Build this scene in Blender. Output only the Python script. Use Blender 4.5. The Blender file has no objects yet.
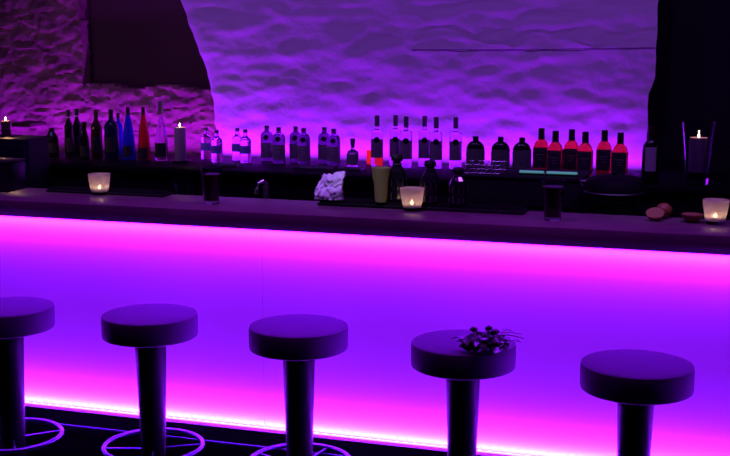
import bpy, bmesh, math, random
from mathutils import Vector, noise, Matrix
random.seed(7)
C = bpy.context.scene.collection
PI = math.pi

# ---------------------------------------------------------------- camera
H = 1.75; FPX = 1215.0; PITCH = math.radians(9.48); YAW = math.radians(17.7)
cam_d = bpy.data.cameras.new('camera'); cam = bpy.data.objects.new('camera', cam_d); C.objects.link(cam)
cam.location = (0, 0, H); cam.rotation_euler = (PI/2 - PITCH, 0, YAW)
cam_d.sensor_fit = 'HORIZONTAL'; cam_d.sensor_width = 36; cam_d.lens = FPX/730*36
cam_d.clip_start = 0.05; cam_d.clip_end = 100
bpy.context.scene.camera = cam
FW = Vector((-math.sin(YAW)*math.cos(PITCH), math.cos(YAW)*math.cos(PITCH), -math.sin(PITCH)))
RT = Vector((math.cos(YAW), math.sin(YAW), 0)); UP = RT.cross(FW)
def ray(px, py): return FW + RT*((px-365)/FPX) - UP*((py-228)/FPX)
def atY(px, py, Y):                      # point of a vertical plane Y = const of the room
    d = ray(px, py); return Vector((0, 0, H)) + d*(Y/d.y)
def atZ(px, py, Z):
    d = ray(px, py); return Vector((0, 0, H)) + d*((Z-H)/d.z)

# ---------------------------------------------------------------- materials
def mat(name, col, rough=.5, metal=0, trans=0, ior=1.45, emit=None, es=0, spec=.5, coat=0, bump=None, alpha=None, vary=None):
    m = bpy.data.materials.new(name); m.use_nodes = True
    nt = m.node_tree; b = nt.nodes['Principled BSDF']
    b.inputs['Base Color'].default_value = (*col, 1); b.inputs['Roughness'].default_value = rough
    b.inputs['Metallic'].default_value = metal; b.inputs['Transmission Weight'].default_value = trans
    b.inputs['IOR'].default_value = ior; b.inputs['Specular IOR Level'].default_value = spec
    b.inputs['Coat Weight'].default_value = coat
    if emit: b.inputs['Emission Color'].default_value = (*emit, 1); b.inputs['Emission Strength'].default_value = es
    if vary:
        tc = nt.nodes.new('ShaderNodeTexCoord'); mp = nt.nodes.new('ShaderNodeMapping'); mp.inputs['Scale'].default_value = vary[1]
        n = nt.nodes.new('ShaderNodeTexNoise'); n.inputs['Scale'].default_value = vary[2]; n.inputs['Detail'].default_value = 5
        r = nt.nodes.new('ShaderNodeValToRGB'); r.color_ramp.elements[0].color = (*col, 1); r.color_ramp.elements[1].color = (*vary[0], 1)
        r.color_ramp.elements[0].position = .35; r.color_ramp.elements[1].position = .65
        nt.links.new(tc.outputs['Object'], mp.inputs[0]); nt.links.new(mp.outputs[0], n.inputs['Vector'])
        nt.links.new(n.outputs['Fac'], r.inputs[0]); nt.links.new(r.outputs[0], b.inputs['Base Color'])
    if bump:
        tc = nt.nodes.new('ShaderNodeTexCoord')
        n = nt.nodes.new('ShaderNodeTexNoise'); n.inputs['Scale'].default_value = bump[0]; n.inputs['Detail'].default_value = 6
        bp = nt.nodes.new('ShaderNodeBump'); bp.inputs['Strength'].default_value = bump[1]; bp.inputs['Distance'].default_value = bump[2]
        nt.links.new(tc.outputs['Object'], n.inputs['Vector'])
        nt.links.new(n.outputs['Fac'], bp.inputs['Height']); nt.links.new(bp.outputs[0], b.inputs['Normal'])
    return m
M = {}
M['plaster'] = mat('white_plaster', (.74,.72,.74), .8, bump=(28, .5, .01), spec=.2)
M['stone'] = mat('rough_stone', (.42,.25,.20), .85, bump=(30, .7, .012), spec=.2, vary=((.22,.12,.11), (1,1,2.2), 5))
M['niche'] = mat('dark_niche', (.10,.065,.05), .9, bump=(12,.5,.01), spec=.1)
M['blackwall'] = mat('black_wall', (.012,.010,.014), .8, spec=.2)
M['floor'] = mat('black_floor', (.010,.008,.014), .35, spec=.35, vary=((.016,.012,.02),(1,1,1),3))
M['ceil'] = mat('dark_ceiling', (.05,.045,.05), .9)
M['wood'] = mat('dark_countertop_wood', (.10,.055,.085), .36, vary=((.14,.085,.11),(.6,7,3),9), spec=.45)
M['panel'] = mat('white_panel', (.86,.86,.86), .75, spec=.1)
M['plinth'] = mat('black_plinth', (.008,.006,.010), .5, spec=.3)
M['vinyl'] = mat('black_vinyl', (.050,.022,.060), .7, spec=.07, bump=(90,.12,.002))
M['blackpaint'] = mat('black_enamel', (.008,.006,.010), .55, spec=.08)
M['ringmetal'] = mat('satin_foot_ring', (.20,.20,.42), .35, metal=1)
M['chrome'] = mat('brushed_chrome', (.75,.75,.80), .30, metal=1)
M['steel'] = mat('dull_steel', (.45,.45,.50), .42, metal=1)
M['blackmetal'] = mat('black_metal', (.012,.011,.014), .3, spec=.5)
M['rubber'] = mat('black_rubber', (.008,.008,.010), .7, spec=.2)
M['clear'] = mat('clear_glass', (.76,.62,.92), .03, trans=1, ior=1.3)
M['smoke'] = mat('smoked_violet_glass', (.12,.06,.16), .06, trans=1, ior=1.3)
M['darkglass'] = mat('near_black_glass', (.010,.012,.012), .08, spec=.5, coat=.3)
M['blueblack'] = mat('blue_black_glass', (.004,.010,.060), .08, spec=.6, coat=.5)
M['blueglass'] = mat('cobalt_blue_bottle', (.02,.05,.75), .15, trans=.55, ior=1.2)
M['redglass'] = mat('cherry_red_bottle', (.75,.02,.03), .2, trans=.5, ior=1.2)
M['darkred'] = mat('dark_red_glass', (.05,.003,.012), .12, spec=.5)
M['whiskey'] = mat('amber_red_spirit', (1.0,.075,.05), .15, trans=.65, ior=1.15)
M['capblack'] = mat('black_cap', (.012,.010,.014), .4)
M['capgrey'] = mat('grey_cap', (.16,.15,.19), .45)
M['capsilver'] = mat('silver_collar', (.8,.8,.85), .3)
M['labelblack'] = mat('black_label', (.035,.030,.038), .55)
M['labelgrey'] = mat('grey_label', (.26,.24,.27), .6)
M['labelgrey2'] = mat('charcoal_label', (.26,.24,.28), .5)
M['labelgreen'] = mat('dark_green_label', (.16,.22,.16), .6)
M['labelblue'] = mat('blue_label', (.28,.26,.85), .5)
M['labelpale'] = mat('pale_label', (.62,.58,.60), .6)
M['white_ink'] = mat('white_print', (.5,.5,.5), .6)
M['wax'] = mat('ivory_wax', (.52,.44,.40), .6, spec=.3)
M['darkwax'] = mat('brown_wax', (.16,.09,.08), .6, spec=.3)
M['flame'] = mat('candle_flame', (1,.8,.5), .5, emit=(1,.62,.30), es=22)
M['cloth'] = mat('white_cloth', (.72,.74,.82), .8, bump=(40,.4,.004))
M['orange'] = mat('orange_peel', (.20,.06,.02), .5, bump=(120,.3,.002))
M['pulp'] = mat('orange_pulp', (.22,.13,.05), .45)
M['cola'] = mat('dark_drink', (.05,.008,.006), .1, spec=.4)
M['limeglass'] = mat('yellow_green_glass', (.50,.66,.20), .4, trans=.15, ior=1.2)
M['greenlamp'] = mat('pale_green_tube', (.3,.8,.55), .4, emit=(.10,.42,.36), es=.45)
M['candlered'] = mat('red_votive_glass', (.9,.03,.04), .2, trans=.5, ior=1.2, emit=(1,.03,.05), es=.25)
M['cabinet'] = mat('indigo_black_laminate', (.022,.018,.045), .5, spec=.4)
M['posy'] = mat('dark_petals', (.008,.005,.012), .5, spec=.3)
M['ledbead'] = mat('led_bead', (1,1,1), .4, emit=(1.0,.40,1.0), es=1.8)
def frosted():
    # frosted votive glass: diffuses the tealight inside
    m = bpy.data.materials.new('frosted_votive_glass'); m.use_nodes = True; nt = m.node_tree
    nt.nodes.clear(); o = nt.nodes.new('ShaderNodeOutputMaterial')
    d = nt.nodes.new('ShaderNodeBsdfDiffuse'); d.inputs[0].default_value = (.85,.80,.78,1)
    t = nt.nodes.new('ShaderNodeBsdfTranslucent'); t.inputs[0].default_value = (.95,.84,.76,1)
    x = nt.nodes.new('ShaderNodeMixShader'); x.inputs[0].default_value = .6
    tr = nt.nodes.new('ShaderNodeBsdfTransparent'); x2 = nt.nodes.new('ShaderNodeMixShader'); x2.inputs[0].default_value = .26
    nt.links.new(d.outputs[0], x.inputs[1]); nt.links.new(t.outputs[0], x.inputs[2]); nt.links.new(x.outputs[0], x2.inputs[1]); nt.links.new(tr.outputs[0], x2.inputs[2]); nt.links.new(x2.outputs[0], o.inputs[0])
    return m
M['frost'] = frosted()

# ---------------------------------------------------------------- helpers
def tag(o, label=None, cat=None, group=None, kind=None):
    if label: o['label'] = label
    if cat: o['category'] = cat
    if group: o['group'] = group
    if kind: o['kind'] = kind
    return o
def link(name, bm, m, parent=None, smooth=True, loc=None):
    me = bpy.data.meshes.new(name); bmesh.ops.recalc_face_normals(bm, faces=bm.faces[:]); bm.to_mesh(me); bm.free()
    me.materials.append(m)
    if smooth:
        me.polygons.foreach_set('use_smooth', [True]*len(me.polygons))
        try: me.set_sharp_from_angle(angle=math.radians(38))
        except Exception: pass
    o = bpy.data.objects.new(name, me); C.objects.link(o)
    if parent: o.parent = parent
    if loc: o.location = loc
    return o
def empty(name, loc=(0,0,0), rz=0):
    o = bpy.data.objects.new(name, None); C.objects.link(o); o.location = loc; o.rotation_euler = (0,0,rz); o.empty_display_size = .05
    return o
def copy_tree(o, parent=None):
    c = o.copy(); C.objects.link(c)
    if parent: c.parent = parent
    for ch in list(o.children): copy_tree(ch, c)
    return c
def lathe(prof, seg=28, bm=None, off=(0,0,0), sy=1.0):
    bm = bm or bmesh.new(); rings = []
    for r, z in prof:
        if r < 1e-6: rings.append([bm.verts.new((off[0], off[1], off[2]+z))])
        else: rings.append([bm.verts.new((off[0]+r*math.cos(2*PI*i/seg), off[1]+sy*r*math.sin(2*PI*i/seg), off[2]+z)) for i in range(seg)])
    for a, b in zip(rings, rings[1:]):
        if len(a) == 1 and len(b) == 1: continue
        for i in range(seg):
            j = (i+1) % seg
            if len(a) == 1: bm.faces.new((a[0], b[i], b[j]))
            elif len(b) == 1: bm.faces.new((a[i], b[0], a[j]))
            else: bm.faces.new((a[i], b[i], b[j], a[j]))
    return bm
def box(bm, x0, x1, y0, y1, z0, z1, bev=0):
    r = bmesh.ops.create_cube(bm, size=1); vs = r['verts']
    for v in vs: v.co = Vector(((x0+x1)/2 + v.co.x*(x1-x0), (y0+y1)/2 + v.co.y*(y1-y0), (z0+z1)/2 + v.co.z*(z1-z0)))
    if bev:
        es = list({e for v in vs for e in v.link_edges})
        bmesh.ops.bevel(bm, geom=es, offset=bev, segments=2, affect='EDGES', profile=.5)
    return bm
def nbox(*a, bev=0): return box(bmesh.new(), *a, bev=bev)
def tube(bm, pts, r, seg=10, close=False, taper=None):
    pts = [Vector(p) for p in pts]; n = len(pts); rings = []
    for i, p in enumerate(pts):
        if close: t = (pts[(i+1) % n]-pts[i-1]).normalized()
        else: t = (pts[min(i+1,n-1)]-pts[max(i-1,0)]).normalized()
        a = Vector((0,0,1)) if abs(t.z) < .9 else Vector((1,0,0))
        u = t.cross(a).normalized(); v = t.cross(u).normalized()
        rr = r if taper is None else r*(1-(1-taper)*i/(n-1))
        rings.append([bm.verts.new(p + (u*math.cos(2*PI*k/seg)+v*math.sin(2*PI*k/seg))*rr) for k in range(seg)])
    m = n if close else n-1
    for i in range(m):
        a, b = rings[i], rings[(i+1) % n]
        for k in range(seg):
            l = (k+1) % seg; bm.faces.new((a[k], a[l], b[l], b[k]))
    if not close: bm.faces.new(rings[0]); bm.faces.new(rings[-1])
    return bm
def blob(bm, c, r, s=(1,1,1), amp=.12, seed=0, sub=2):
    g = bmesh.ops.create_icosphere(bm, subdivisions=sub, radius=1)
    for v in g['verts']:
        d = v.co.normalized(); k = 1+amp*noise.noise(d*2.2+Vector((seed*3.1, seed*1.7, 0)))*2
        v.co = Vector(c)+Vector((d.x*s[0], d.y*s[1], d.z*s[2]))*r*k
    return bm
def text_mesh(s, size, depth=.0004):
    cu = bpy.data.curves.new('lettering', 'FONT'); cu.body = s; cu.size = size; cu.align_x = 'CENTER'; cu.align_y = 'CENTER'; cu.extrude = depth
    cu.resolution_u = 2
    to = bpy.data.objects.new('lettering', cu); C.objects.link(to)
    dg = bpy.context.evaluated_depsgraph_get(); dg.update()
    me = bpy.data.meshes.new_from_object(to.evaluated_get(dg)); bpy.data.objects.remove(to)
    return me

# ---------------------------------------------------------------- setting
ZS = .90                                   # back shelf height
YW = 7.42                                  # plaster wall plane
def struct(name, bm, m, **k): return tag(link(name, bm, m, **k), kind='structure')
struct('floor', nbox(-7, 6, -2.2, 9.2, -.1, 0), M['floor'], smooth=False)
struct('ceiling', nbox(-7, 6, -2.2, 9.2, 3.0, 3.1), M['ceil'], smooth=False)

# plaster wall, hand-trowelled waves are real relief
xR = atY(656, 60, YW).x
edge_px = [(140,-60),(172,0),(183,30),(195,62),(203,90),(208,130),(211,165),(217,260)]
edge = [(atY(x,y,YW-.08).z, atY(x,y,YW-.08).x) for x,y in edge_px]; edge.sort()
def edge_x(z):
    if z <= edge[0][0]: return edge[0][1]
    for (z0,x0),(z1,x1) in zip(edge, edge[1:]):
        if z <= z1: return x0+(x1-x0)*(z-z0)/(z1-z0)
    (z0,x0),(z1,x1) = edge[-2:]; return x1+(x1-x0)/(z1-z0)*(z-z1)
def redge(z):                              # right end of the plaster, ragged
    t = max(0, min(1, (1.45-z)/.10)); return xR - .035*t + .008*noise.noise(Vector((3, z*9, 1)))
def plaster_relief(x, z):
    a = noise.fractal(Vector((x*1.9, z*4.2+.5*math.sin(x*1.7), 3.1)), .9, 2.1, 2)
    b = noise.noise(Vector((x*5+z*1.3, z*13-x*1.0, 8.7)))
    c = noise.noise(Vector((x*14, z*26, 1.3)))
    sx = noise.noise(Vector((x*2.3, z*2.3, 20)))
    e_ = noise.noise(Vector((x*8.5-z*2, z*19+x*1.5, 14.2)))
    return .012*a + .0125*b*(.55+.9*max(0, sx+.35)) + .0075*e_*(.4+max(0,-sx+.3)) + .0032*c
bm = bmesh.new(); NX, NZ = 280, 190; g = []
for j in range(NZ+1):
    z = .0 + 3.0*j/NZ if False else (.55 + (3.0-.55)*j/NZ)
    row = []
    for i in range(NX+1):
        u = i/NX; x0 = edge_x(z)+.010*noise.noise(Vector((z*14,2,2))); x1 = redge(z)
        x = x0+(x1-x0)*u
        y = YW - plaster_relief(x, z)
        d = (x-x0)/.10                      # rounded left arris
        if d < 1: y += .05*(1-math.sqrt(max(0, 1-(1-d)**2)))
        row.append(bm.verts.new((x, y, z)))
    g.append(row)
for j in range(NZ):
    for i in range(NX): bm.faces.new((g[j][i], g[j][i+1], g[j+1][i+1], g[j+1][i]))
for side in (0, NX):                        # returns, so the wall has a thickness
    back = [bm.verts.new((g[j][side].co.x + (-.12 if side else -.02), YW+.35, g[j][side].co.z)) for j in range(NZ+1)]
    for j in range(NZ): bm.faces.new((g[j][side], g[j+1][side], back[j+1], back[j]))
struct('wall_back', bm, M['plaster'])

# rough stone wall on the left with the dark niche
YL = YW+.02
n0 = atY(76, 0, YL).x; n0b = atY(77, 78, YL).x; nz = atY(140, 88, YL).z
bm = bmesh.new(); X0 = -5.4; X1 = edge_x(.6)+.12; DX = .0135
NX = int((X1-X0)/DX); NZ = int((3.0-.55)/DX); g = []
def stone_relief(x, z):
    w = .25*noise.noise(Vector((x*2, z*2, 0)))
    w2 = .5*noise.noise(Vector((x*5, z*7, 4))); d, p = noise.voronoi(Vector((x*5.5+w+w2, z*12+w*2+w2, .5)))
    joint = min(1, (d[1]-d[0])*3.2)
    return .017*joint**.7 + .012*noise.noise(p[0]*3) + .007*noise.noise(Vector((x*26, z*38, 2))) + .017*noise.fractal(Vector((x*9, z*16, 4)), .8, 2.1, 4) + .05*noise.noise(Vector((x*1.4, z*1.6, 9)))
def niche_bottom(x): return nz + .012*math.sin((x-n0)*12) + .012*noise.noise(Vector((x*11, 0, 5)))
def niche_left(z): return n0b + .012*noise.noise(Vector((0, z*8, 5)))
for j in range(NZ+1):
    z = .55+(3.0-.55)*j/NZ
    g.append([bm.verts.new((X0+(X1-X0)*i/NX, YL+.045-stone_relief(X0+(X1-X0)*i/NX, z), z)) for i in range(NX+1)])
rim_b = {}; 
for j in range(NZ):
    for i in range(NX):
        x = g[j][i].co.x; z = g[j][i].co.z
        if z > niche_bottom(x) and x > niche_left(z) and z < 2.5: continue
        bm.faces.new((g[j][i], g[j][i+1], g[j+1][i+1], g[j+1][i]))
bm.verts.ensure_lookup_table()
bmesh.ops.delete(bm, geom=[v for v in bm.verts if not v.link_faces], context='VERTS')
# push the niche reveal back so the stones around it have depth
be = [e for e in bm.edges if len(e.link_faces) == 1]
inner = [e for e in be if all(.6 < v.co.z < 2.95 and X0+.05 < v.co.x < X1-.02 or (v.co.z > nz-.05 and v.co.z < 2.6 and v.co.x > n0-.1) for v in e.verts)]
r = bmesh.ops.extrude_edge_only(bm, edges=inner)
for v in [q for q in r['geom'] if isinstance(q, bmesh.types.BMVert)]: v.co.y += .10
struct('wall_left', bm, M['stone'])
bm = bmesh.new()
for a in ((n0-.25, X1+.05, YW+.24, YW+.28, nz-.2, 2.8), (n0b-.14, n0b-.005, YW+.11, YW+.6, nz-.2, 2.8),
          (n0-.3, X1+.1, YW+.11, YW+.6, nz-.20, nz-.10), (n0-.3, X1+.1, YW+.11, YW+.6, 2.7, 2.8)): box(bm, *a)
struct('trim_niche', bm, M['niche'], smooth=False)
# black wall / curtain on the right, set behind the plaster
struct('wall_right', nbox(xR-.12, 6, YW+.36, YW+.46, 0, 3.0), M['blackwall'], smooth=False)
struct('wall_lower', nbox(-7, 6, YW+.50+.13, YW+.60+.13, 0, 3.0), M['blackwall'], smooth=False)

# cable on the plaster wall
def wy(x, z): return YW - plaster_relief(x, z)
pts = []
for k in range(90):
    u = k/89; p = atY(412+243*u, 49.6-2.0*u+.8*math.sin(u*PI), YW)
    pts.append((p.x, min(wy(p.x, p.z)-.003, YW-.012), p.z))
# smooth the run so it spans the hollows
for _ in range(6):
    pts = [pts[0]]+[(pts[i][0], min(pts[i][1], (pts[i-1][1]+pts[i+1][1])/2), pts[i][2]) for i in range(1,len(pts)-1)]+[pts[-1]]
tag(link('cable', tube(bmesh.new(), pts, .0028, 6), M['capgrey']), 'thin cable running level across the plaster wall high above the bottles', 'cable')

# slab of stone sticking out of the wall beside the left candle
p = atY(23, 125, 7.25)
bm = bmesh.new(); box(bm, p.x-.075, p.x+.075, 7.22, 7.43, p.z-.012, p.z+.014, bev=.006)
for v in bm.verts: v.co.z += .006*noise.noise(v.co*20)
struct('trim_stone_ledge', bm, M['niche'])

# ---------------------------------------------------------------- back bar shelf and cabinets
xa = -5.2
bb = empty('back_bar', ((xa+2.0)/2, 6.95, 0))
def part(name, bm, m, root, **k):
    o = link(name, bm, m, **k); o.parent = root; o.matrix_parent_inverse = Matrix.Translation(-Vector(root.location)); return o
part('shelf_top', nbox(xa+.012, 2.6, 6.62, 7.30, ZS-.035, ZS, bev=.003), M['blackpaint'], bb)
part('front_trim', nbox(xa+.012, 2.6, 6.606, 6.618, ZS-.032, ZS-.004, bev=.002), M['blackmetal'], bb)
for k in range(6):
    x0 = xa+.03+k*(2.56-xa)/6
    c = part('cabinet_door', nbox(x0, x0+(2.56-xa)/6-.012, 6.64, 6.66, .10, ZS-.05, bev=.003), M['blackmetal'], bb)
    hd = part('handle', tube(bmesh.new(), [(x0+.10, 6.625, .45), (x0+.10, 6.625, .65)], .006, 8), M['blackmetal'], bb)
    hd.parent = c; hd.matrix_parent_inverse = Matrix.Identity(4); hd.location = (0,0,0)
part('cabinet_body', nbox(xa+.02, 2.58, 6.665, 7.28, .0, ZS-.037), M['blackmetal'], bb)
part('led_channel', nbox(xa+.1, 2.0, 7.302, 7.335, ZS-.05, ZS-.02), M['blackmetal'], bb)
tag(bb, 'long black back bar counter carrying the row of bottles under the wall', 'back bar')

# tall dark cabinet at the left end
p1 = atY(45.5, 136, 6.55)
cb = empty('cabinet', (p1.x-.5, 6.47, 0))
part('body', nbox(p1.x-1.2, p1.x, 6.36, 6.595, .02, p1.z, bev=.02), M['cabinet'], cb)
part('door', nbox(p1.x-.56, p1.x-.02, 6.340, 6.358, .1, p1.z-.04, bev=.004), M['cabinet'], cb)
part('door', nbox(p1.x-1.16, p1.x-.58, 6.340, 6.358, .1, p1.z-.04, bev=.004), M['cabinet'], cb)
tag(cb, 'dark indigo cabinet with rounded top edge at the left under the lit candle', 'cabinet')
ZC = p1.z

# ---------------------------------------------------------------- bar counter
YP = 3.92; YF = 3.885; ZT = 1.104; ZB = 1.043; PB = .322; YK = 4.215
BX0, BX1 = -4.6, 2.6
bar = empty('bar_counter', (0, YP, 0))
part('countertop', nbox(BX0, BX1, YF-.002, YK, ZB, ZT, bev=.004), M['wood'], bar)
sx = atY(263, 330, YP).x
part('front_panel', nbox(BX0+.01, sx-.0005, YP, YP+.012, PB-.012, ZB-.002), M['panel'], bar)
part('front_panel', nbox(sx+.0005, BX1-.01, YP, YP+.012, PB-.012, ZB-.002), M['panel'], bar)
part('bar_body', nbox(BX0+.01, BX1-.01, YP+.014, YK-.01, .0, ZB-.002), M['plinth'], bar, smooth=False)
part('plinth', nbox(BX0, BX1, YP-.052, YP+.013, .0, PB-.012, bev=.002), M['plinth'], bar)
# led channel: low front lip with rows of beads just behind it
bm = bmesh.new(); box(bm, BX0, BX1, YP-.052, YP-.047, PB-.012, PB-.010)
part('channel_lip', bm, M['plinth'], bar)
n = int((BX1-BX0)/.011)
bm = bmesh.new(); rows = []
for k in range(n+1):                       # beaded silicone led strip, one continuous piece
    x = BX0+(BX1-BX0)*k/n; up = .0035 if k % 3 == 0 else 0
    rows.append([bm.verts.new((x, YP-.015, PB-.012)), bm.verts.new((x, YP-.013, PB-.0095+up)), bm.verts.new((x, YP-.004, PB-.0095+up)), bm.verts.new((x, YP-.002, PB-.012))])
for a, b in zip(rows, rows[1:]):
    for q in range(4): bm.faces.new((a[q], a[(q+1)%4], b[(q+1)%4], b[q]))
part('led_strip', bm, M['ledbead'], bar, smooth=False)
bm = bmesh.new(); tube(bm, [(BX0, YP-.075, .262), (BX1, YP-.075, .262)], .0045, 8)
part('metal_edge', bm, M['ringmetal'], bar)
part('foot_step', nbox(BX0, BX1, YP-.30+.23, YP-.054, .0, .258, bev=.002), M['plinth'], bar)
tag(bar, 'long bar counter with dark wooden top and glowing violet front panels', 'bar counter')

# rear worktop on the bartender's side, lower than the counter
wk = empty('work_counter', (-.9, 4.55, 0))
part('worktop', nbox(-3.6, 2.3, 4.225, 4.95, .86, .90, bev=.004), M['blackmetal'], wk)
part('body', nbox(-3.58, 2.28, 4.23, 4.90, 0, .858), M['plinth'], wk)
tag(wk, 'low black work counter behind the raised bar top', 'counter')

# ---------------------------------------------------------------- stools
def make_stool(loc):
    s = empty('bar_stool', loc)
    R = .165; t = .77
    prof = [(0,t-.001),(R*.86,t-.001),(R*.93,t-.002),(R*.975,t-.004),(R*.993,t-.009),(R,t-.014),(R*1.0,t-.070),(R*.99,t-.077),(R*.96,t-.080),(0,t-.080)]
    cu = link('seat', lathe(prof, 64), M['vinyl'], s)
    ring = [((R*.972)*math.cos(a), (R*.972)*math.sin(a), t-.006) for a in [2*PI*i/64 for i in range(64)]]
    link('piping', tube(bmesh.new(), ring, .0032, 8, close=True), M['vinyl'], cu)
    link('seat_plate', lathe([(0,t-.090),(.075,t-.090),(.085,t-.0805),(0,t-.0805)], 32), M['blackmetal'], s)
    col = [(0,.035),(.041,.035),(.0405,.20),(.0535,t-.13),(.055,t-.10),(.050,t-.0905),(0,t-.0905)]
    link('column', lathe(col, 40), M['blackpaint'], s)
    link('base', lathe([(0,0),(.170,0),(.172,.006),(.165,.014),(.11,.022),(.05,.034),(0,.034)], 48), M['blackpaint'], s)
    rz = .292; rr = .172
    fr = link('foot_ring', tube(bmesh.new(), [(rr*math.cos(a), rr*math.sin(a), rz) for a in [2*PI*i/72 for i in range(72)]], .0085, 12, close=True), M['ringmetal'], s)
    for k in range(4):
        a = math.radians(25+90*k)
        link('spoke', tube(bmesh.new(), [(.038*math.cos(a), .038*math.sin(a), rz-.008), (.166*math.cos(a), .166*math.sin(a), rz-.002)], .0035, 8), M['ringmetal'], fr)
    return s
sp = [(6.5,305.8,'bar stool at the left edge of the picture, cut off by the frame'),
      (149.6,313.2,'second black bar stool from the left, chrome foot ring nearly whole in view'),
      (298.5,324.6,'middle black round bar stool standing just right of the panel seam'),
      (463.5,341.2,'black bar stool with the dark posy lying on its seat'),
      (637.2,362.6,'rightmost and nearest black bar stool with an empty seat')]
st0 = make_stool((0,0,0)); stools = []
for i, (px, py, lb) in enumerate(sp):
    o = st0 if i == 0 else copy_tree(st0)
    q = atZ(px, py, .77); o.location = (q.x, q.y, 0); o.rotation_euler.z = [.2,0,.9,.4,1.2][i]
    tag(o, lb, 'bar stool', 'round bar stools in front of the bar'); stools.append(o)

# dark posy on the fourth stool
q = atZ(485, 351.5, .77)
ps = empty('flower_posy', (q.x, q.y, .7775), .25)
bm = bmesh.new()
spec = [(-.040,0,.020,.022),(-.012,-.012,.022,.025),(.018,-.010,.022,.026),(.042,.004,.018,.020),(.004,.022,.026,.026),(-.028,.020,.024,.022),(.030,.024,.022,.022)]
for i,(x,y,z,r) in enumerate(spec): blob(bm, (x,y,z), r*1.22, (1.05,1.05,.78), .25, i, 3)
link('flower_cluster', bm, M['posy'], ps)
bm = bmesh.new()
for i,(x,y,z) in enumerate([(-.030,.012,.058),(.010,.012,.062),(.028,.015,.052),(.022,-.01,.057)]):
    blob(bm, (x,y,z), .0095, (1.15,1,.9), .15, i+20, 2); tube(bm, [(x,y,z-.006),(x*.8,y,z-.030)], .002, 6)
link('bud', bm, M['posy'], ps)
bm = bmesh.new()
tube(bm, [(.035,.012,.040),(.062,.018,.040),(.085,.022,.034),(.105,.026,.026)], .0022, 6, taper=.5)
tube(bm, [(.04,.02,.045),(.07,.032,.044),(.100,.045,.034)], .0018, 6, taper=.5)
link('stem', bm, M['posy'], ps)
for (x,y,z,a) in [(-.055,-.004,.034,2.9),(.060,-.006,.030,-.3),(-.02,-.03,.03,-1.8),(.045,.035,.045,.6),(-.048,.02,.012,2.5)]:
    bm = bmesh.new(); vs = []
    for u,w,h in [(0,0,0),(.012,.008,.004),(.026,.006,.002),(.036,0,-.004),(.026,-.006,.002),(.012,-.008,.004)]:
        vs.append(bm.verts.new((x+u*math.cos(a)-w*math.sin(a), y+u*math.sin(a)+w*math.cos(a), z+h)))
    f = bm.faces.new(vs); e = bmesh.ops.extrude_face_region(bm, geom=[f])
    for v in [q_ for q_ in e['geom'] if isinstance(q_, bmesh.types.BMVert)]: v.co.z += .0012
    link('leaf', bm, M['posy'], ps)
ps.scale = (1.14, 1.2, 1.0)
tag(ps, 'small dark posy of crumpled flowers with thin stems lying on a stool seat', 'flowers')

# ---------------------------------------------------------------- bottles
def set_top(px, base_y, top_y, Y): return atY(px, top_y, Y).z - ZS
def scaled(prof, R, Hh): return [(r*R, z*Hh) for r, z in prof]
def sheet(prof_pts, R, a0, a1, seg=14, off=.0006, sy=1.0):
    bm = bmesh.new(); rows = []
    for z in prof_pts: rows.append([bm.verts.new(((R+off)*math.cos(a0+(a1-a0)*i/seg), sy*(R+off)*math.sin(a0+(a1-a0)*i/seg), z)) for i in range(seg+1)])
    for a,b in zip(rows, rows[1:]):
        for i in range(seg): bm.faces.new((a[i], a[i+1], b[i+1], b[i]))
    e = bmesh.ops.extrude_face_region(bm, geom=bm.faces[:])
    for v in [q for q in e['geom'] if isinstance(q, bmesh.types.BMVert)]:
        k = (R+off+.0008)/(R+off); v.co.x *= k; v.co.y *= k
    return bm
FR = (-PI/2-1.25, -PI/2+1.25)     # label wraps the front
def place(o, px, Y, label, cat='bottle', group=None, rz=0, z=None):
    p = atY(px, 160, Y); z = ZS if z is None else z
    o.location = (p.x, Y, z)
    # keep the same picture column at the base height
    for _ in range(3):
        d = Vector((p.x, Y, z+.1))-Vector((0,0,H)); u = 365+FPX*d.dot(RT)/d.dot(FW); p.x += (px-u)/FPX*d.dot(FW)/max(.3, RT.x)
    o.location = (p.x, Y, z); o.rotation_euler.z = rz + math.atan2(-p.x, Y)*-1*0
    return tag(o, label, cat, group)
yaw_face = YAW*.6
def htop(px, top, Y):
    return atY(px, top, Y).z - ZS

def bottle(name, prof, R, h, m, cap=None, capm=None, labels=(), seg=28, sy=1.0):
    e = empty(name)
    link('glass_body', lathe(scaled(prof, R, h), seg, sy=sy), m, e)
    if cap: link('cap', lathe([(r, z*h) for r, z in cap], 20), capm, e)
    for (z0,z1,lm,k) in labels:
        link('label', sheet([z0*h, z1*h], R*k, FR[0], FR[1], sy=sy), lm, e)
    return e

# 1 dark squat bottle
sq = [(0,0),(.92,0),(1,.03),(1,.60),(.95,.68),(.62,.82),(.42,.88),(.40,.93),(.0,.93)]
b = bottle('liqueur_bottle', sq, .043, htop(52,128,6.93), M['darkglass'], [(0,.93),(.016,.93),(.017,1),(0,1)], M['capblack'], [(.15,.5,M['labelblack'],1.0)])
place(b, 52, 6.93, 'squat dark bottle with sloping shoulders standing next to the indigo cabinet')
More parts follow.
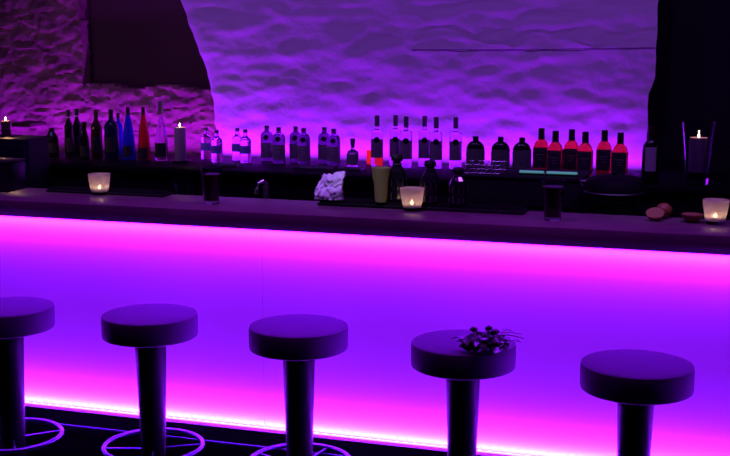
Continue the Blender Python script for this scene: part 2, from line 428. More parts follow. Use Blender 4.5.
# 2-3 tall black bottles with white collars
wine = [(0,0),(.94,0),(1,.02),(1,.58),(.93,.66),(.60,.74),(.40,.79),(.36,.82),(.36,.985),(.40,.985),(.40,1),(0,1)]
h = htop(69,107.8,6.95)
b0 = bottle('wine_bottle', wine, .0290, h*.955, M['darkglass'], [(0,.86),(.0122,.86),(.0128,.95),(.0128,1),(0,1)], M['capblack'], [(.12,.42,M['labelblack'],1.0)])
link('collar', lathe([(.0113,.80*h),(.0122,.80*h),(.0122,.862*h),(.0113,.862*h)], 20), M['capsilver'], b0)
place(b0, 69.3, 6.95, 'tall black bottle with white collar, the left of the twin pair', group='twin black bottles with white collars')
b1 = copy_tree(b0); place(b1, 77.6, 7.06, 'tall black bottle with white collar, the right of the twin pair', group='twin black bottles with white collars')
# 4 short dark bottle
b = bottle('liqueur_bottle', [(0,0),(.95,0),(1,.03),(1,.42),(.92,.55),(.60,.74),(.50,.80),(.50,.9),(0,.9)], .030, htop(84,121,6.90), M['darkglass'], [(0,.9),(.0165,.9),(.0165,1),(0,1)], M['capblack'], [(.1,.38,M['labelblack'],1)])
place(b, 84.5, 6.84, 'short dark bottle with sloped shoulders in front of the twin black bottles')
# 5 dark red bottle
b = bottle('wine_bottle', wine, .036, htop(96.5,110,6.95), M['darkred'], [(0,.87),(.0128,.87),(.0134,.99),(.0128,1.003),(0,1.003)], M['darkred'], [(.12,.45,M['labelblack'],1)])
place(b, 96.8, 6.95, 'dark red bottle with long neck left of the blue black bottle')
# 6 blue black broad bottle
b = bottle('gin_bottle', [(0,0),(.95,0),(1,.02),(1,.60),(.96,.68),(.75,.745),(.42,.78),(.33,.80),(.33,.88),(0,.88)], .046, htop(111.5,109.5,6.93), M['blueblack'], [(0,.84),(.0145,.84),(.0150,.99),(.0130,1),(0,1)], M['capblack'], [(.15,.45,M['labelblack'],1)])
place(b, 111.8, 6.93, 'broad blue black bottle with rounded shoulders left of the bright blue bottle')
# 6b blue bottle behind
b = bottle('gin_bottle', [(0,0),(.95,0),(1,.02),(1,.62),(.90,.72),(.4,.80),(.33,.84),(.33,.9),(0,.9)], .030, htop(117.5,113,7.14), M['blueglass'], [(0,.88),(.0105,.88),(.0110,1),(0,1)], M['capblack'])
place(b, 118.8, 7.14, 'blue glass bottle half hidden behind the broad blue black bottle')
# 7 blue cone, 8 red cone
cone = [(0,0),(.95,0),(1,.015),(.98,.20),(.86,.45),(.62,.65),(.36,.80),(.29,.84),(.27,.95),(0,.95)]
b = bottle('liqueur_bottle', cone, .042, htop(128.5,107,6.95), M['blueglass'], [(0,.86),(.0125,.86),(.0115,.99),(.0100,1),(0,1)], M['capblack'], [])
link('label', sheet([.05*.33,.27*.33], .0415, -PI/2-.75, -PI/2+.75), M['labelblack'], b)
place(b, 128.8, 6.95, 'bright blue cone shaped bottle')
b = bottle('liqueur_bottle', cone, .040, htop(143.5,107,6.95), M['redglass'], [(0,.86),(.0122,.86),(.0112,.99),(.0100,1),(0,1)], M['darkred'], [])
link('label', sheet([.01*.33,.24*.33], .0395, -PI/2-.95, -PI/2+.95), M['labelblack'], b)
place(b, 144.0, 6.95, 'red cone shaped bottle right of the bright blue one')
# 9 clear bottle with dark stopper
b = bottle('spirit_bottle', [(0,0),(.95,0),(1,.02),(.96,.34),(.70,.55),(.34,.70),(.26,.78),(.26,.84),(0,.84)], .040, htop(161,101,6.95), M['clear'], [(0,.78),(.0105,.78),(.0105,.82),(.0150,.83),(.0150,1),(0,1)], M['capgrey'], [(.06,.30,M['labelblack'],1.0)])
place(b, 161.5, 6.95, 'clear tapering bottle with tall dark stopper and square dark label left of the pillar candle')

# 10-13 clear pairs
clr = [(0,0),(.95,0),(1,.03),(1,.62),(.93,.70),(.45,.78),(.34,.82),(.34,.93),(0,.93)]
def clear_b(px, top, Y, lb):
    h = htop(px, top, Y)
    b = bottle('vodka_bottle', clr, .036, h, M['clear'], [(0,.90),(.0135,.90),(.0135,1),(0,1)], M['capgrey'], [(.28,.52,M['labelblue'],1)])
    return place(b, px, Y, lb, group='clear bottles with blue labels')
clear_b(206.5,127.5,7.12,'clear glass bottle with blue label nearest the pillar candle')
clear_b(216.8,130,6.98,'clear glass bottle with blue label, right one of the pair by the pillar candle')
clear_b(237.5,128,7.12,'clear glass bottle with blue label, left one of the pair beside the smoky bottles')
clear_b(245.5,129.5,7.0,'clear glass bottle with blue label, right beside the smoky bottles')

# smoky flat-shouldered bottles, three pairs
h = htop(267,126.5,7.08)
ab = [(0,0),(.95,0),(1,.03),(1,.68),(.95,.76),(.72,.82),(.42,.845),(.36,.86),(.36,.93),(0,.93)]
sm0 = bottle('vodka_bottle', ab, .040, h, M['smoke'], [(0,.90),(.0150,.90),(.0150,1),(0,1)], M['capgrey'], [(.10,.52,M['labelgrey'],1.0)])
bm = bmesh.new(); bmesh.ops.create_cone(bm, segments=24, radius1=.0165, radius2=.0165, depth=.003, cap_ends=True, matrix=Matrix.Translation((0,-.0415,.685*h)) @ Matrix.Rotation(PI/2, 4, 'X'))
link('medallion', bm, M['labelblack'], sm0)
bm = bmesh.new()
for k,z in enumerate((.44,.36,.30)): box(bm, -.017+.003*k, .017-.003*k, -.0425, -.0415, (z-.012)*h, (z+.008)*h)
link('lettering', bm, M['white_ink'], sm0)
for i,(px,Y,lb) in enumerate([(267,7.14,'smoky bottle, left of the pair closest to the clear bottles'),(278.8,7.04,'smoky bottle, right of the pair closest to the clear bottles'),
      (295.8,7.14,'smoky bottle, left of the middle pair'),(303.8,7.04,'smoky bottle, right of the middle pair'),
      (324.4,7.14,'smoky bottle, left of the pair above the crumpled white cloth'),(333.8,7.04,'smoky bottle, right of the pair above the crumpled white cloth')]):
    o = sm0 if i == 0 else copy_tree(sm0)
    place(o, px, Y, lb+', with round dark medallion', group='smoky bottles with round medallions', rz=YAW*.8)

# small decanter with cut stopper
h = htop(352.5,138.5,6.98)
b = bottle('decanter', [(0,0),(.95,0),(1,.03),(1,.48),(.9,.55),(.3,.62),(.26,.70),(0,.70)], .036, h, M['clear'], [(0,.66),(.009,.66),(.013,.76),(.016,.98),(.013,1),(0,1)], M['capgrey'], [(.08,.46,M['labelgrey'],1.0)])
place(b, 352.7, 6.98, 'small clear decanter bottle with grey stopper and grey label between smoky and tall clear bottles')
# small red glass
e = empty('candle_glass'); hh = .085
link('glass_wall', lathe([(0,0),(.030,0),(.034,.01),(.036,hh),(.033,hh),(.031,.012),(0,.010)], 28), M['candlered'], e)
place(e, 372, 7.16, 'small glowing red glass tucked behind the first tall clear bottle', 'glass')

# tall clear bottles with long grey caps
h = htop(455,117.3,7.08)
tl = [(0,0),(.95,0),(1,.02),(1,.655),(.96,.685),(.80,.705),(.42,.725),(.32,.75),(.32,.90),(0,.90)]
v0 = bottle('vodka_bottle', tl, .0375, h, M['clear'], [(0,.785),(.0145,.785),(.0150,.80),(.0150,.985),(.0135,1),(0,1)], M['capgrey'], [(.17,.54,M['labelgrey2'],1.0)])
bm = bmesh.new(); bmesh.ops.create_cone(bm, segments=24, radius1=.0175, radius2=.0175, depth=.003, cap_ends=True, matrix=Matrix.Translation((0,-.0395,.53*h)) @ Matrix.Rotation(PI/2, 4, 'X'))
link('medallion', bm, M['capblack'], v0)
bm = bmesh.new()
for k,z in enumerate((.36,.30,.24)): box(bm, -.016+.003*k, .016-.003*k, -.0408, -.0398, (z-.008)*h, (z+.006)*h)
link('lettering', bm, M['labelgrey'], v0)
for i,(px,Y,lb) in enumerate([(377,7.08,'tall clear bottle with long grey cap, beside the small red glass'),(395.5,7.14,'tall clear bottle with grey cap, left of the first pair'),
      (406,7.06,'tall clear bottle with grey cap, right of the first pair'),(424.5,7.14,'tall clear bottle with grey cap, left of the second pair'),
      (436,7.06,'tall clear bottle with grey cap, right of the second pair'),(455.5,7.08,'tall clear bottle with grey cap standing alone by the dark green bottles')]):
    o = v0 if i == 0 else copy_tree(v0)
    place(o, px, Y, lb, group='tall clear bottles with long grey caps', rz=YAW*.8)

# broad dark green flask bottles
h = htop(475.5,136.5,6.82)
jg = [(0,0),(.96,0),(1,.02),(1,.58),(.97,.68),(.86,.77),(.62,.84),(.38,.875),(.30,.89),(.30,.94),(0,.94)]
j0 = bottle('herb_liqueur_bottle', jg, .054, h, M['darkglass'], [(0,.91),(.0165,.91),(.0165,1),(0,1)], M['capblack'], [(.14,.68,M['labelgreen'],1.0)], seg=36, sy=.62)
bm = bmesh.new(); tube(bm, [(.019*math.cos(a), -.0368, .44*h+.019*math.sin(a)) for a in [2*PI*k/24 for k in range(24)]], .0012, 6, close=True)
tube(bm, [(-.008,-.0368,.40*h),(-.010,-.0368,.47*h)], .001, 5); tube(bm, [(.008,-.0368,.40*h),(.010,-.0368,.47*h)], .001, 5); tube(bm, [(-.006,-.0368,.40*h),(0,-.0368,.37*h),(.006,-.0368,.40*h)], .001, 5)
link('emblem', bm, M['labelgrey'], j0)
for i,(px,lb) in enumerate([(475.4,'left'),(500.4,'middle'),(521.8,'right')]):
    o = j0 if i == 0 else copy_tree(j0)
    place(o, px, 6.84, lb+' one of the three broad dark green bottles with rounded shoulders', group='broad dark green bottles', rz=YAW*.8)

# square whiskey bottles: red amber spirit, black caps and labels
def sq_lathe(levels):
    # levels: (half_width, z, squareness)  -> superellipse rings
    bm = bmesh.new(); seg = 32; rings = []
    for r, z, s in levels:
        if r == 0: rings.append([bm.verts.new((0,0,z))]); continue
        ring = []
        for i in range(seg):
            a = 2*PI*i/seg; c, sn = math.cos(a), math.sin(a); n = 2+s*5
            k = (abs(c)**n+abs(sn)**n)**(-1/n); ring.append(bm.verts.new((r*k*c, r*k*sn, z)))
        rings.append(ring)
    for a,b in zip(rings, rings[1:]):
        for i in range(seg):
            j = (i+1)%seg
            if len(a) == 1: bm.faces.new((a[0],b[i],b[j]))
            elif len(b) == 1: bm.faces.new((a[i],b[0],a[j]))
            else: bm.faces.new((a[i],b[i],b[j],a[j]))
    return bm
h = htop(571,131,6.95); w = .0415
jd = empty('whiskey_bottle')
link('glass_body', sq_lathe([(0,0,1),(w*.95,0,1),(w,.006,1),(w,.56*h,1),(w*.97,.62*h,.8),(w*.78,.69*h,.4),(w*.46,.755*h,0),(w*.38,.79*h,0),(w*.38,.93*h,0),(0,.93*h,0)]), M['whiskey'], jd)
link('cap', lathe([(.0175,.745*h),(.0190,.75*h),(.0190,.78*h),(.0180,.985*h),(.0165,h),(0,h),(0,.94*h)], 24), M['capblack'], jd)
lb_ = link('label', nbox(-w*.93, w*.93, -w-.0016, -w-.0004, .10*h, .575*h), M['labelblack'], jd)
link('side_label', nbox(w+.0004, w+.0016, -w*.93, w*.93, .10*h, .575*h), M['labelblack'], jd)
link('side_label', nbox(-w-.0016, -w-.0004, -w*.93, w*.93, .10*h, .575*h), M['labelblack'], jd)
bm = bmesh.new()
tube(bm, [(w*.62*math.cos(a), -w-.0022, .50*h+.012*math.sin(a)) for a in [PI*k/14 for k in range(15)]], .0011, 5)
box(bm, -w*.6, w*.6, -w-.0026, -w-.0018, .405*h, .425*h); box(bm, -w*.45, w*.45, -w-.0026, -w-.0018, .35*h, .36*h); box(bm, -w*.3, w*.3, -w-.0026, -w-.0018, .29*h, .305*h)
link('lettering', bm, M['labelgrey'], jd)
names = ['leftmost of the six red whiskey bottles, beside the dark green bottles','second red whiskey bottle from the left','third red whiskey bottle from the left',
         'fourth red whiskey bottle from the left','fifth red whiskey bottle from the left, above the round pot','rightmost of the six red whiskey bottles']
for i,(px,Y) in enumerate([(541,7.08),(555,6.93),(571.3,7.06),(584.8,6.93),(604,7.06),(619.8,6.93)]):
    o = jd if i == 0 else copy_tree(jd)
    place(o, px, Y, names[i]+', black cap and label', group='red whiskey bottles with black caps', rz=YAW*.15)

# wine bottle at right end
b = bottle('wine_bottle', wine, .0465, htop(650.5,126,6.72), M['darkglass'], [(0,.84),(.0182,.84),(.0187,1.0),(.0170,1.004),(0,1.004)], M['darkred'], [])
link('label', sheet([.20*.36,.56*.36], .0465, -PI/2-.9, -PI/2+.4), M['labelpale'], b)
place(b, 650.5, 6.72, 'dark bottle with pale label and red foil against the black wall right of the plaster', rz=YAW)

# ---------------------------------------------------------------- candles
def flame(parent, z, r=.0045, hh=.026):
    f = link('flame', lathe([(0,0),(r*.7,hh*.12),(r,hh*.32),(r*.75,hh*.6),(r*.3,hh*.85),(0,hh)], 14), M['flame'], parent); f.location = (0,0,z)
    wk_ = link('wick', tube(bmesh.new(), [(0,0,-.010),(0,0,.004)], .0009, 6), M['capblack'], parent); wk_.location = (0,0,z)
def lamp(loc, power, col=(1,.55,.25), size=.012):
    l = bpy.data.lights.new('candle_light', 'POINT'); l.energy = power; l.color = col; l.shadow_soft_size = size
    o = bpy.data.objects.new('candle_light', l); C.objects.link(o); o.location = loc; return o
def pillar(px, Y, z, r, h, m, lb, plate=True):
    e = empty('pillar_candle'); z0 = 0
    if plate:
        link('plate', lathe([(0,0),(r*1.5,0),(r*1.85,.008),(r*1.80,.010),(r*1.4,.004),(0,.004)], 32), M['blackmetal'], e); z0 = .0045
    link('wax', lathe([(0,z0),(r*.97,z0),(r,z0+.004),(r,z0+h-.004),(r*.95,z0+h),(r*.75,z0+h-.002),(r*.5,z0+h-.006),(0,z0+h-.007)], 32), m, e)
    flame(e, z0+h+.002)
    place(e, px, Y, lb, 'candle', z=z)
    lamp((e.location.x, e.location.y, z+z0+h+.036), .12, size=.004)
    return e
h = atY(180,127,6.92).z-ZS
pillar(180.3, 6.92, ZS, .0365, h-.006, M['wax'], 'lit pillar candle on a small plate between the bottles')
lw = atY(5.2,121,6.48).z-ZC
cl = pillar(5.6, 6.48, ZC, .028, lw, M['darkwax'], 'lit brown candle on top of the indigo cabinet at far left', plate=False)
lamp((cl.location.x, 6.48, ZC+lw+.036), 1.1, (1,.5,.25), size=.004)

# hurricane vase with candle at right, on the back bar
vz = ZS
e = empty('hurricane_vase'); Yv = 6.78
vh = atY(697,122,Yv).z-vz
link('glass_wall', lathe([(0,0),(.058,0),(.060,.006),(.062,.05),(.074,vh*.6),(.091,vh),(.0875,vh),(.071,vh*.6),(.0585,.05),(.056,.034),(0,.032)], 48), M['clear'], e)
place(e, 697.5, Yv, 'tall flared glass hurricane vase at the right holding a candle', 'vase', z=vz)
vx = e.location.x
e = empty('pillar_candle'); ch = atY(697,137.5,Yv).z-vz-.070
link('candle_stand', lathe([(0,0),(.034,0),(.034,.032),(0,.032)], 28), M['blackmetal'], e)
link('wax', lathe([(0,.0325),(.047,.0325),(.0475,.036),(.0485,.033+ch),(.045,.037+ch),(.030,.031+ch),(0,.029+ch)], 36), M['wax'], e)
for o in e.children:
    pass
flame(e, .036+ch, .0055, .028)
e.location = (vx, Yv, vz+.0335); tag(e, 'lit ivory pillar candle inside the tall glass vase', 'candle')
lamp((vx, Yv, vz+.0335+ch+.071), .12, size=.004)

# frosted votives on the counter
def votive(px, base, lb):
    q = atZ(px, base-1.5, ZT); e = empty('votive_holder', (q.x, q.y, ZT+.0005))
    hh = .080; r0, r1 = .030, .0425
    prof = [(0,0),(r0*.9,0),(r0,.003),(r0*1.06,.012),(r0*1.22,.034),(r1*.97,.062),(r1,hh),(r1-.0025,hh),(r1*.97-.003,.062),(r0*1.2-.003,.034),(r0*1.02-.003,.014),(0,.0125)]
    link('frosted_glass', lathe(prof[4-1:10], 40), M['frost'], e)
    link('glass_foot', lathe([(0,0),(r0*.9,0),(r0,.003),(r0*1.058,.0115),(0,.0115)], 32), M['smoke'], e)
    t = empty('tealight', (q.x, q.y, ZT+.0135)); 
    link('tin_cup', lathe([(0,0),(.0190,0),(.0195,.012),(.0188,.012),(.018,.001),(0,.001)], 24), M['steel'], t)
    link('wax', lathe([(0,.0012),(.0178,.0012),(.0178,.009),(0,.009)], 24), M['wax'], t)
    flame(t, .009, .0050, .018)
    lamp((q.x, q.y-.010, ZT+.030), .0075, (1,.68,.50), .004)
    tag(e, 'frosted white votive glass '+lb, 'candle holder', 'frosted votive glasses on the counter')
    tag(t, 'lit tealight burning inside the votive glass '+lb, 'candle', 'tealights in the frosted votives')
    return e
votive(99.8, 196, 'at the left end of the counter')
votive(412, 212, 'in the middle of the counter')
votive(715, 225.5, 'at the right end of the counter')

# ---------------------------------------------------------------- things on the counter
def tall_glass(px, base, top, lb, drink, fill):
    q = atZ(px, base, ZT); hh = atY(px, top, q.y).z-ZT; e = empty('drinking_glass', (q.x, q.y, ZT+.0005))
    r0, r1 = .028, .0405
    link('glass_wall', lathe([(0,0),(r0,0),(r0*1.02,.004),(r1,hh),(r1-.0022,hh),(r0-.0012,.012),(0,.011)], 36), M['clear'], e)
    k = fill; ra = r0-.0022; rb = r0+(r1-r0)*k-.0035
    if drink: link('drink', lathe([(0,.0125),(ra,.0125),(rb,hh*k),(0,hh*k)], 30), drink, e)
    return tag(e, lb, 'glass')
tall_glass(211.5, 203.5, 166.5, 'tall flared glass of dark drink on the counter below the clear bottles', M['cola'], .80)
tall_glass(552.5, 220, 181, 'tall glass of dark red drink on the counter below the whiskey bottles', M['cola'], .86)

# bar mats at the rear of the counter
def mat_obj(px0, px1, lb, y0, y1, hgt):
    a = atY(px0, 200, (y0+y1)/2).x; b = atY(px1, 200, (y0+y1)/2).x
    e = empty('bar_mat', ((a+b)/2, (y0+y1)/2, ZT+.0005))
    L = (b-a)/2; W = (y1-y0)/2
    link('tray', nbox(-L, L, -W, W, 0, hgt*.55, bev=.003), M['rubber'], e)
    bm = bmesh.new(); n = int(2*L/.014)
    for k in range(n):
        for j in range(int(2*W/.014)):
            x = -L+.010+k*(2*L-.02)/(n-1); y = -W+.010+j*.0135
            if y < W-.006: lathe([(.0042,hgt*.55),(.0038,hgt),(0,hgt)], 6, bm, (x,y,0))
    tag(link('rubber_studs', bm, M['rubber'], e, smooth=False), kind='stuff')
    return tag(e, lb, 'bar mat')
mat_obj(52, 168, 'black studded rubber bar mat under the left end votive', 4.122, 4.207, .016)
mat_obj(322, 526, 'long black studded rubber bar mat behind the middle votive', 4.106, 4.207, .020)

# dark box on the counter's left end
q = atZ(2, 190, ZT)
e = empty('storage_box', (atY(-4,180,4.12).x, 4.12, ZT+.0005)); bh = atY(10,160,4.12).z-ZT
link('body', nbox(-.11, .095, -.065, .065, 0, bh-.008, bev=.006), M['blackmetal'], e)
link('lid', nbox(-.113, .098, -.068, .068, bh-.0075, bh, bev=.003), M['blackmetal'], e)
tag(e, 'plain black lidded box standing on the far left end of the counter', 'box')

# yellow green beaker on the mat
Yg = 4.122; zt = ZT+.0215
hh = atY(382,167.5,Yg).z-zt; e = empty('beaker', (atY(381,185,Yg).x, Yg, zt))
link('glass_wall', lathe([(0,0),(.0195,0),(.0205,.004),(.0245,hh*.5),(.0345,hh),(.032,hh),(.0225,hh*.5),(.0185,.010),(0,.009)], 36), M['limeglass'], e)
bm = bmesh.new()
for k in range(14):
    a = 2*PI*k/14; tube(bm, [(.0208*math.cos(a), .0208*math.sin(a), .008), (.0247*math.cos(a), .0247*math.sin(a), hh*.5), (.0338*math.cos(a), .0338*math.sin(a), hh*.95)], .0010, 5)
link('rib', bm, M['limeglass'], e)
tag(e, 'yellow green ribbed flared beaker left of the middle votive', 'glass')

# three dark ornate bottles on the mat
for (px, top, R, Y, lb) in [(397,154,.036,4.168,'tallest of three dark rounded counter bottles, behind the middle votive'),(430,160,.036,4.15,'middle one of three dark rounded counter bottles, right of the middle votive'),(458,167,.033,4.15,'smallest of three dark rounded counter bottles, at the right')]:
    z0 = ZT+.0215
    hh = atY(px,top,Y).z-z0; e = empty('syrup_bottle', (atY(px,185,Y).x, Y, z0))
    link('glass_body', lathe(scaled([(0,0),(.9,0),(1,.04),(1,.20),(.94,.26),(1,.32),(.98,.50),(.80,.64),(.50,.74),(.42,.78),(.40,.84),(0,.84)], R, hh), 10), M['darkglass'], e, smooth=False)
    link('stopper', lathe([(0,.84*hh),(.40*R,.84*hh),(.60*R,.865*hh),(.62*R,.93*hh),(.50*R,.985*hh),(0,hh)], 10), M['capblack'], e, smooth=False)
    link('neck_ring', lathe([(.43*R,.77*hh),(.52*R,.78*hh),(.52*R,.80*hh),(.43*R,.81*hh)], 20), M['steel'], e)
    bm = bmesh.new()
    for k in range(10):
        a = 2*PI*k/10; tube(bm, [(1.0*R*math.cos(a), 1.0*R*math.sin(a), .05*hh), (1.0*R*math.cos(a), 1.0*R*math.sin(a), .19*hh)], .0012, 5)
        tube(bm, [(.99*R*math.cos(a), .99*R*math.sin(a), .33*hh), (.96*R*math.cos(a), .96*R*math.sin(a), .50*hh)], .0012, 5)
    link('facet_trim', bm, M['steel'], e)
    tag(e, lb, 'bottle', 'dark rounded bottles on the long mat')

# crumpled cloth
Yc = 4.12; e_x = atY(328.5,190,Yc).x
bm = bmesh.new(); N = 26; g = []
wd = .105; hgt = atY(330,178,Yc).z-ZT
for j in range(N+1):
    row = []
    for i in range(N+1):
        u = i/N; v = j/N
        x = (u-.5)*wd*(1-.25*v*(1-u)); z = v*hgt*(.80+.22*u) ; y = (v-.45)*.05 + .016*noise.noise(Vector((u*3.2, v*3, 1))) + .009*noise.noise(Vector((u*9, v*8, 5))) - .02*math.sin(v*PI)
        x += .008*noise.noise(Vector((v*4, u*4, 3)))
        row.append(bm.verts.new((x, y, max(.001, z + .012*noise.noise(Vector((u*5, v*4, 8)))*min(1,v*4)))))
    g.append(row)
for j in range(N):
    for i in range(N): bm.faces.new((g[j][i], g[j][i+1], g[j+1][i+1], g[j+1][i]))
rr = bmesh.ops.extrude_face_region(bm, geom=bm.faces[:])
for v in [q_ for q_ in rr['geom'] if isinstance(q_, bmesh.types.BMVert)]: v.co.y += .014+.02*(1-min(1,v.co.z/.06))
o = link('cloth', bm, M['cloth'], None, loc=(e_x, Yc+.01, ZT+.0215))
tag(o, 'crumpled white cloth bunched up at the rear edge of the counter', 'cloth')

# tap on the work counter
def at_work(px, Y=4.40): return atY(px, 195, Y).x
tx = at_work(266, 4.40); zt_ = atY(264,181,4.40).z
e = empty('tap', (tx, 4.40, .90)); hz = zt_-.90
link('column', lathe([(0,0),(.022,0),(.022,.008),(.012,.014),(.011,hz-.02),(0,hz-.02)], 20), M['chrome'], e)
link('spout', tube(bmesh.new(), [(0,0,hz-.03),(.0,0,hz-.010),(-.008,-.01,hz),(-.022,-.02,hz-.008),(-.028,-.028,hz-.03),(-.029,-.03,hz-.050)], .0085, 12), M['chrome'], e)
tag(e, 'small chrome tap rising behind the counter below the smoky bottles', 'tap')

# stemmed glasses on the work counter
def coupe(px, top, Y, lb):
    z = .90; hh = atY(px, top, Y).z-z; x = atY(px, 190, Y).x; e = empty('stemmed_glass', (x, Y, z))
    link('stem', lathe([(0,0),(.034,0),(.034,.0015),(.006,.006),(.0042,.02),(.0042,hh*.55),(.007,hh*.6),(0,hh*.61)], 28), M['clear'], e)
    link('bowl', lathe([(0,hh*.612),(.012,hh*.63),(.026,hh*.74),(.034,hh*.88),(.033,hh),(.0315,hh),(.0322,hh*.88),(.0245,hh*.75),(.010,hh*.645),(0,hh*.635)], 32), M['clear'], e)
    return tag(e, lb, 'glass', 'stemmed glasses behind the counter')
coupe(183, 178.5, 4.45, 'empty stemmed glass behind the counter below the pillar candle')
coupe(116.5, 176, 4.45, 'empty stemmed glass behind the counter right of the left votive')

# round lidded pot behind the counter
Yq = 4.55; zr = atY(614, 195.5, Yq-.12).z
q = Vector((atY(614.5,190,Yq).x, Yq, .90)); e = empty('lidded_pot', q); z1 = zr-.90
R = .082
link('pot_body', lathe([(0,0),(R*.92,0),(R,.01),(R,z1-.012),(0,z1-.012)], 48), M['blackmetal'], e)
link('rim_ring', tube(bmesh.new(), [(R*1.36*math.cos(a), R*1.36*math.sin(a), z1) for a in [2*PI*k/64 for k in range(64)]], .0030, 8, close=True), M['chrome'], e)
link('lower_ring', tube(bmesh.new(), [(R*1.01*math.cos(a), R*1.01*math.sin(a), z1-.030) for a in [2*PI*k/64 for k in range(64)]], .0014, 8, close=True), M['steel'], e)
lid = link('lid', lathe([(R*.98,z1-.011),(R*1.34,z1-.002),(R*1.36,z1+.004),(R*1.33,z1+.030),(R*1.22,z1+.046),(R*.9,z1+.056),(R*.4,z1+.061),(0,z1+.062)], 56), M['blackpaint'], e)
link('knob', lathe([(0,z1+.062),(.010,z1+.062),(.008,z1+.066),(.014,z1+.069),(.012,z1+.072),(0,z1+.073)], 20), M['blackpaint'], lid)
bm = bmesh.new(); tube(bm, [(-R*1.34,0,z1+.012),(-R*1.5,-.01,z1+.022),(-R*1.52,-.012,z1+.035),(-R*1.25,-.01,z1+.036)], .004, 8)
link('handle', bm, M['steel'], e)
tag(e, 'black round lidded pot with thin steel rim rings behind the counter', 'pot')

# display cabinet with a pale green strip and a wire glass rack on it
Yd = 4.72; xd0 = atY(463,175,Yd).x; xd1 = atY(586,175,Yd).x; zd = atY(520,174,Yd-.14).z
e = empty('glass_washer', ((xd0+xd1)/2, Yd, .90)); L = (xd1-xd0)/2; hz = zd-.90
link('housing', nbox(-L, L, -.15, .15, 0, hz-.02, bev=.008), M['blackmetal'], e)
link('top_plate', nbox(-L-.004, L+.004, -.154, .154, hz-.0195, hz-.012, bev=.002), M['blackpaint'], e)
link('front_grille', (lambda b: [box(b, -L+.03, L-.03, -.155, -.1505, .03+k*.02, .036+k*.02) for k in range(8)] and b)(bmesh.new()), M['blackmetal'], e)
tag(e, 'long low black glass washer cabinet standing below the dark green and red bottles', 'cabinet')
zt2 = .90+hz-.0115
g1 = atY(519,169.5,Yd-.05); g2 = atY(546,171,Yd-.05); g3 = atY(578,172.5,Yd-.05)
for a,b_,lb in ((g1.x,g2.x-.006,'left'),(g2.x,g3.x,'right')):
    t = empty('tube_light', ((a+b_)/2, Yd-.05, zt2)); w2 = (b_-a)/2
    link('housing', nbox(-w2, w2, -.010, .012, 0, .006, bev=.001), M['blackmetal'], t)
    link('glowing_tube', nbox(-w2+.002, w2-.002, -.008, .008, .0065, .015, bev=.003), M['greenlamp'], t)
    tag(t, lb+' of the two pale green glowing light strips under the bottles', 'light', 'pale green light strips')
rx0 = atY(464,172,Yd-.03).x; rx1 = atY(503,172,Yd-.03).x
t = empty('wire_rack', ((rx0+rx1)/2, Yd-.02, zt2)); w2 = (rx1-rx0)/2
bm = bmesh.new()
for y in (-.07,.07):
    for z in (.003,.035): tube(bm, [(-w2,y,z),(w2,y,z)], .0018, 6)
for x in (-w2,w2):
    for z in (.003,.035): tube(bm, [(x,-.07,z),(x,.07,z)], .0018, 6)
link('frame', bm, M['steel'], t)
bm = bmesh.new()
for k in range(9):
    x = -w2+.008+k*(2*w2-.016)/8; tube(bm, [(x,-.07,.005),(x+.012,0,.018),(x+.024 if x+.024 < w2 else w2,.07,.034)], .0014, 6)
link('slanted_wires', bm, M['chrome'], t)
tag(t, 'small chrome wire rack in front of the left dark green bottle', 'rack')

# low steel trays and bits on the back bar
def tray(px, y, Y, w_, d_, lb):
    e = empty('steel_tray', (atY(px,y,Y).x, Y, ZS+.0005))
    bm = bmesh.new(); box(bm, -w_/2, w_/2, -d_/2, d_/2, 0, .004, bev=.001)
    for s in (-1,1): box(bm, -w_/2, w_/2, s*d_/2-.002, s*d_/2+.002, .001, .016); box(bm, s*w_/2-.002, s*w_/2+.002, -d_/2, d_/2, .001, .016)
    link('pan', bm, M['steel'], e, smooth=False); tag(e, lb, 'tray'); return e
tray(313, 168, 6.78, .22, .12, 'low steel tray on the back bar in front of the middle smoky bottles')
tray(352, 170, 6.80, .14, .10, 'smaller steel tray on the back bar in front of the small decanter')
tray(228, 164, 6.76, .16, .10, 'steel tray on the back bar in front of the clear bottles')

# orange pieces at the rear right of the counter
def fruit(px, base, Y, r, lb, half=False, rot=(0,0,0)):
    x = atY(px, 210, Y).x; e = empty('orange', (x, Y, ZT+.0005))
    if half:
        prof = [(0,0),(r*.45,.0035),(r*.8,r*.28),(r*.97,r*.6),(r,r*.72),(r*.97,r*.75)]
        bm = lathe(prof, 28); ob = link('peel', bm, M['orange'], e)
        bm = lathe([(r*.965,r*.75),(r*.88,r*.74),(0,r*.73),(0,r*.6),(r*.9,r*.6)], 28); o2 = link('pulp', bm, M['pulp'], e)
        for q_ in (ob, o2): q_.rotation_euler = rot; q_.location = (0,0,r*.22 if rot[0] else 0)
    else:
        bm = lathe([(0,.002)]+[(r*math.sin(PI*k/14), r-r*.94*math.cos(PI*k/14)) for k in range(1,14)]+[(0,r*1.92)], 30)
        link('peel', bm, M['orange'], e)
        sc = link('stem_scar', lathe([(0,r*1.92),(.003,r*1.925),(.002,r*1.95),(0,r*1.95)], 10), M['capblack'], e)
    return tag(e, lb, 'fruit', 'oranges beside the right votive')
fruit(655.5, 213, 4.13, .031, 'cut half orange showing its pale face on the counter, left of the others', True, (math.radians(28),0,0))
fruit(664, 210, 4.185, .027, 'whole small orange behind the cut half')
fruit(692.5, 214, 4.13, .036, 'cut half orange lying flat next to the right votive', True)

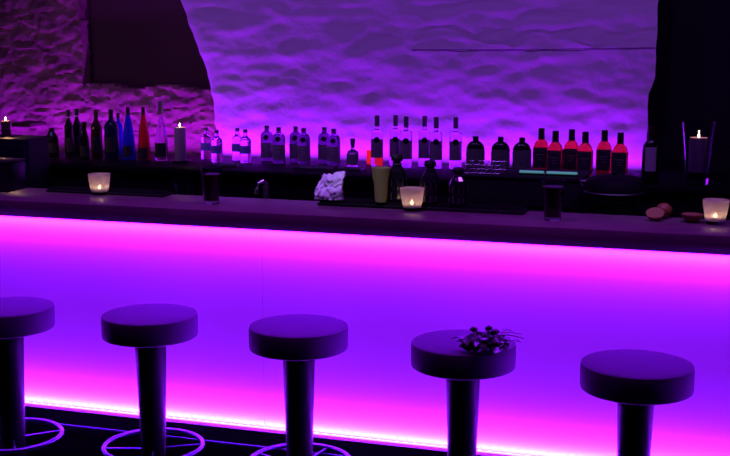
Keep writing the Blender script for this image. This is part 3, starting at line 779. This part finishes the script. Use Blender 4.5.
# ---------------------------------------------------------------- lights
def area(name, loc, rot, sx_, sy_, power, col, spread=PI):
    l = bpy.data.lights.new(name, 'AREA'); l.shape = 'RECTANGLE'; l.size = sx_; l.size_y = sy_; l.energy = power; l.color = col; l.spread = spread
    o = bpy.data.objects.new(name, l); C.objects.link(o); o.location = loc; o.rotation_euler = rot; return o
VIO = (.22, .0045, 1.0)
L = BX1-BX0-.1; xc = (BX0+BX1)/2
# led strip below the counter edge, shining down the panel
area('counter_led', (xc, YP-.020, ZB-.004), (0,0,0), L, .010, 105, VIO)
# led strip in the plinth channel, shining up
area('plinth_led', (xc, YP-.011, PB-.008), (PI,0,0), L, .008, 360, (.24,.0065,1.0))
# led strip behind the back bar, shining up the wall
wx0 = -5.2; wx1 = xR-.02
area('wall_led', ((wx0+wx1)/2, 7.325, ZS-.010), (PI*1.0,0,0), wx1-wx0, .012, 27, (.30,.005,1.0))
area('stone_wall_led', (-3.95, 7.318, ZS-.010), (PI,0,0), 1.9, .012, 6, (.34,.005,1.0))
# violet fill added from overhead, unseen, to brighten the back wall
for i, x in enumerate((-4.2, -3.1, -2.0, -.9, .1)):
    l = bpy.data.lights.new('wall_fill_spot', 'SPOT'); l.energy = 25; l.color = (.36,.085,1.0); l.spot_size = math.radians(100); l.spot_blend = .9; l.shadow_soft_size = .10
    o = bpy.data.objects.new('wall_fill_spot', l); C.objects.link(o); o.location = (x, 5.6, 2.93)
    o.rotation_euler = (Vector((x, 7.42, 1.5))-Vector(o.location)).to_track_quat('-Z', 'Y').to_euler()
# violet spots added above the bar to lift the countertop and cloth
for i, x in enumerate((-2.6, -1.2, .2)):
    l = bpy.data.lights.new('bar_fill_spot', 'SPOT'); l.energy = 60; l.color = (.40,.07,1.0); l.spot_size = math.radians(75); l.spot_blend = .8; l.shadow_soft_size = .05
    o = bpy.data.objects.new('bar_fill_spot', l); C.objects.link(o); o.location = (x, 3.9, 2.93)
    o.rotation_euler = (Vector((x, 4.3, 1.1))-Vector(o.location)).to_track_quat('-Z', 'Y').to_euler()

# unseen spots over the stools, added only to brighten the seat tops
for i, x in enumerate((-2.3, -1.3, -.3)):
    l = bpy.data.lights.new('seat_fill_spot', 'SPOT'); l.energy = 58; l.color = (.50,.02,1.0); l.spot_size = math.radians(70); l.spot_blend = .8; l.shadow_soft_size = .08
    o = bpy.data.objects.new('seat_fill_spot', l); C.objects.link(o); o.location = (x, 3.35, 2.93)
# narrow pale spots, added on the guest side to brighten beaker, cloth and glassware
for i, (x, y, tx_, en, col) in enumerate(((-1.35, 3.1, -1.27, 22, (.80,.92,.62)), (-1.75, 3.2, -1.52, 22, (.62,.72,1.0)), (-.35, 3.1, -.33, 20, (.75,.8,1.0)), (-2.0, 3.1, -1.83, 16, (.75,.85,1.0)), (-2.4, 3.1, -2.27, 16, (.75,.85,1.0)), (-2.9, 3.1, -2.62, 14, (.75,.85,1.0)))):
    l = bpy.data.lights.new('glassware_fill_spot', 'SPOT'); l.energy = en; l.color = col; l.spot_size = math.radians(13); l.spot_blend = .7; l.shadow_soft_size = .03
    o = bpy.data.objects.new('glassware_fill_spot', l); C.objects.link(o); o.location = (x, y, 2.93)
    o.rotation_euler = (Vector((tx_, 4.22, 1.22))-Vector(o.location)).to_track_quat('-Z', 'Y').to_euler()

w = bpy.data.worlds.new('dark_room'); bpy.context.scene.world = w; w.use_nodes = True
w.node_tree.nodes['Background'].inputs[0].default_value = (.25,.08,.5,1); w.node_tree.nodes['Background'].inputs[1].default_value = .006
vs = bpy.context.scene.view_settings
vs.view_transform = 'Standard'; vs.look = 'None'; vs.exposure = 0; vs.gamma = 1; vs.use_curve_mapping = False
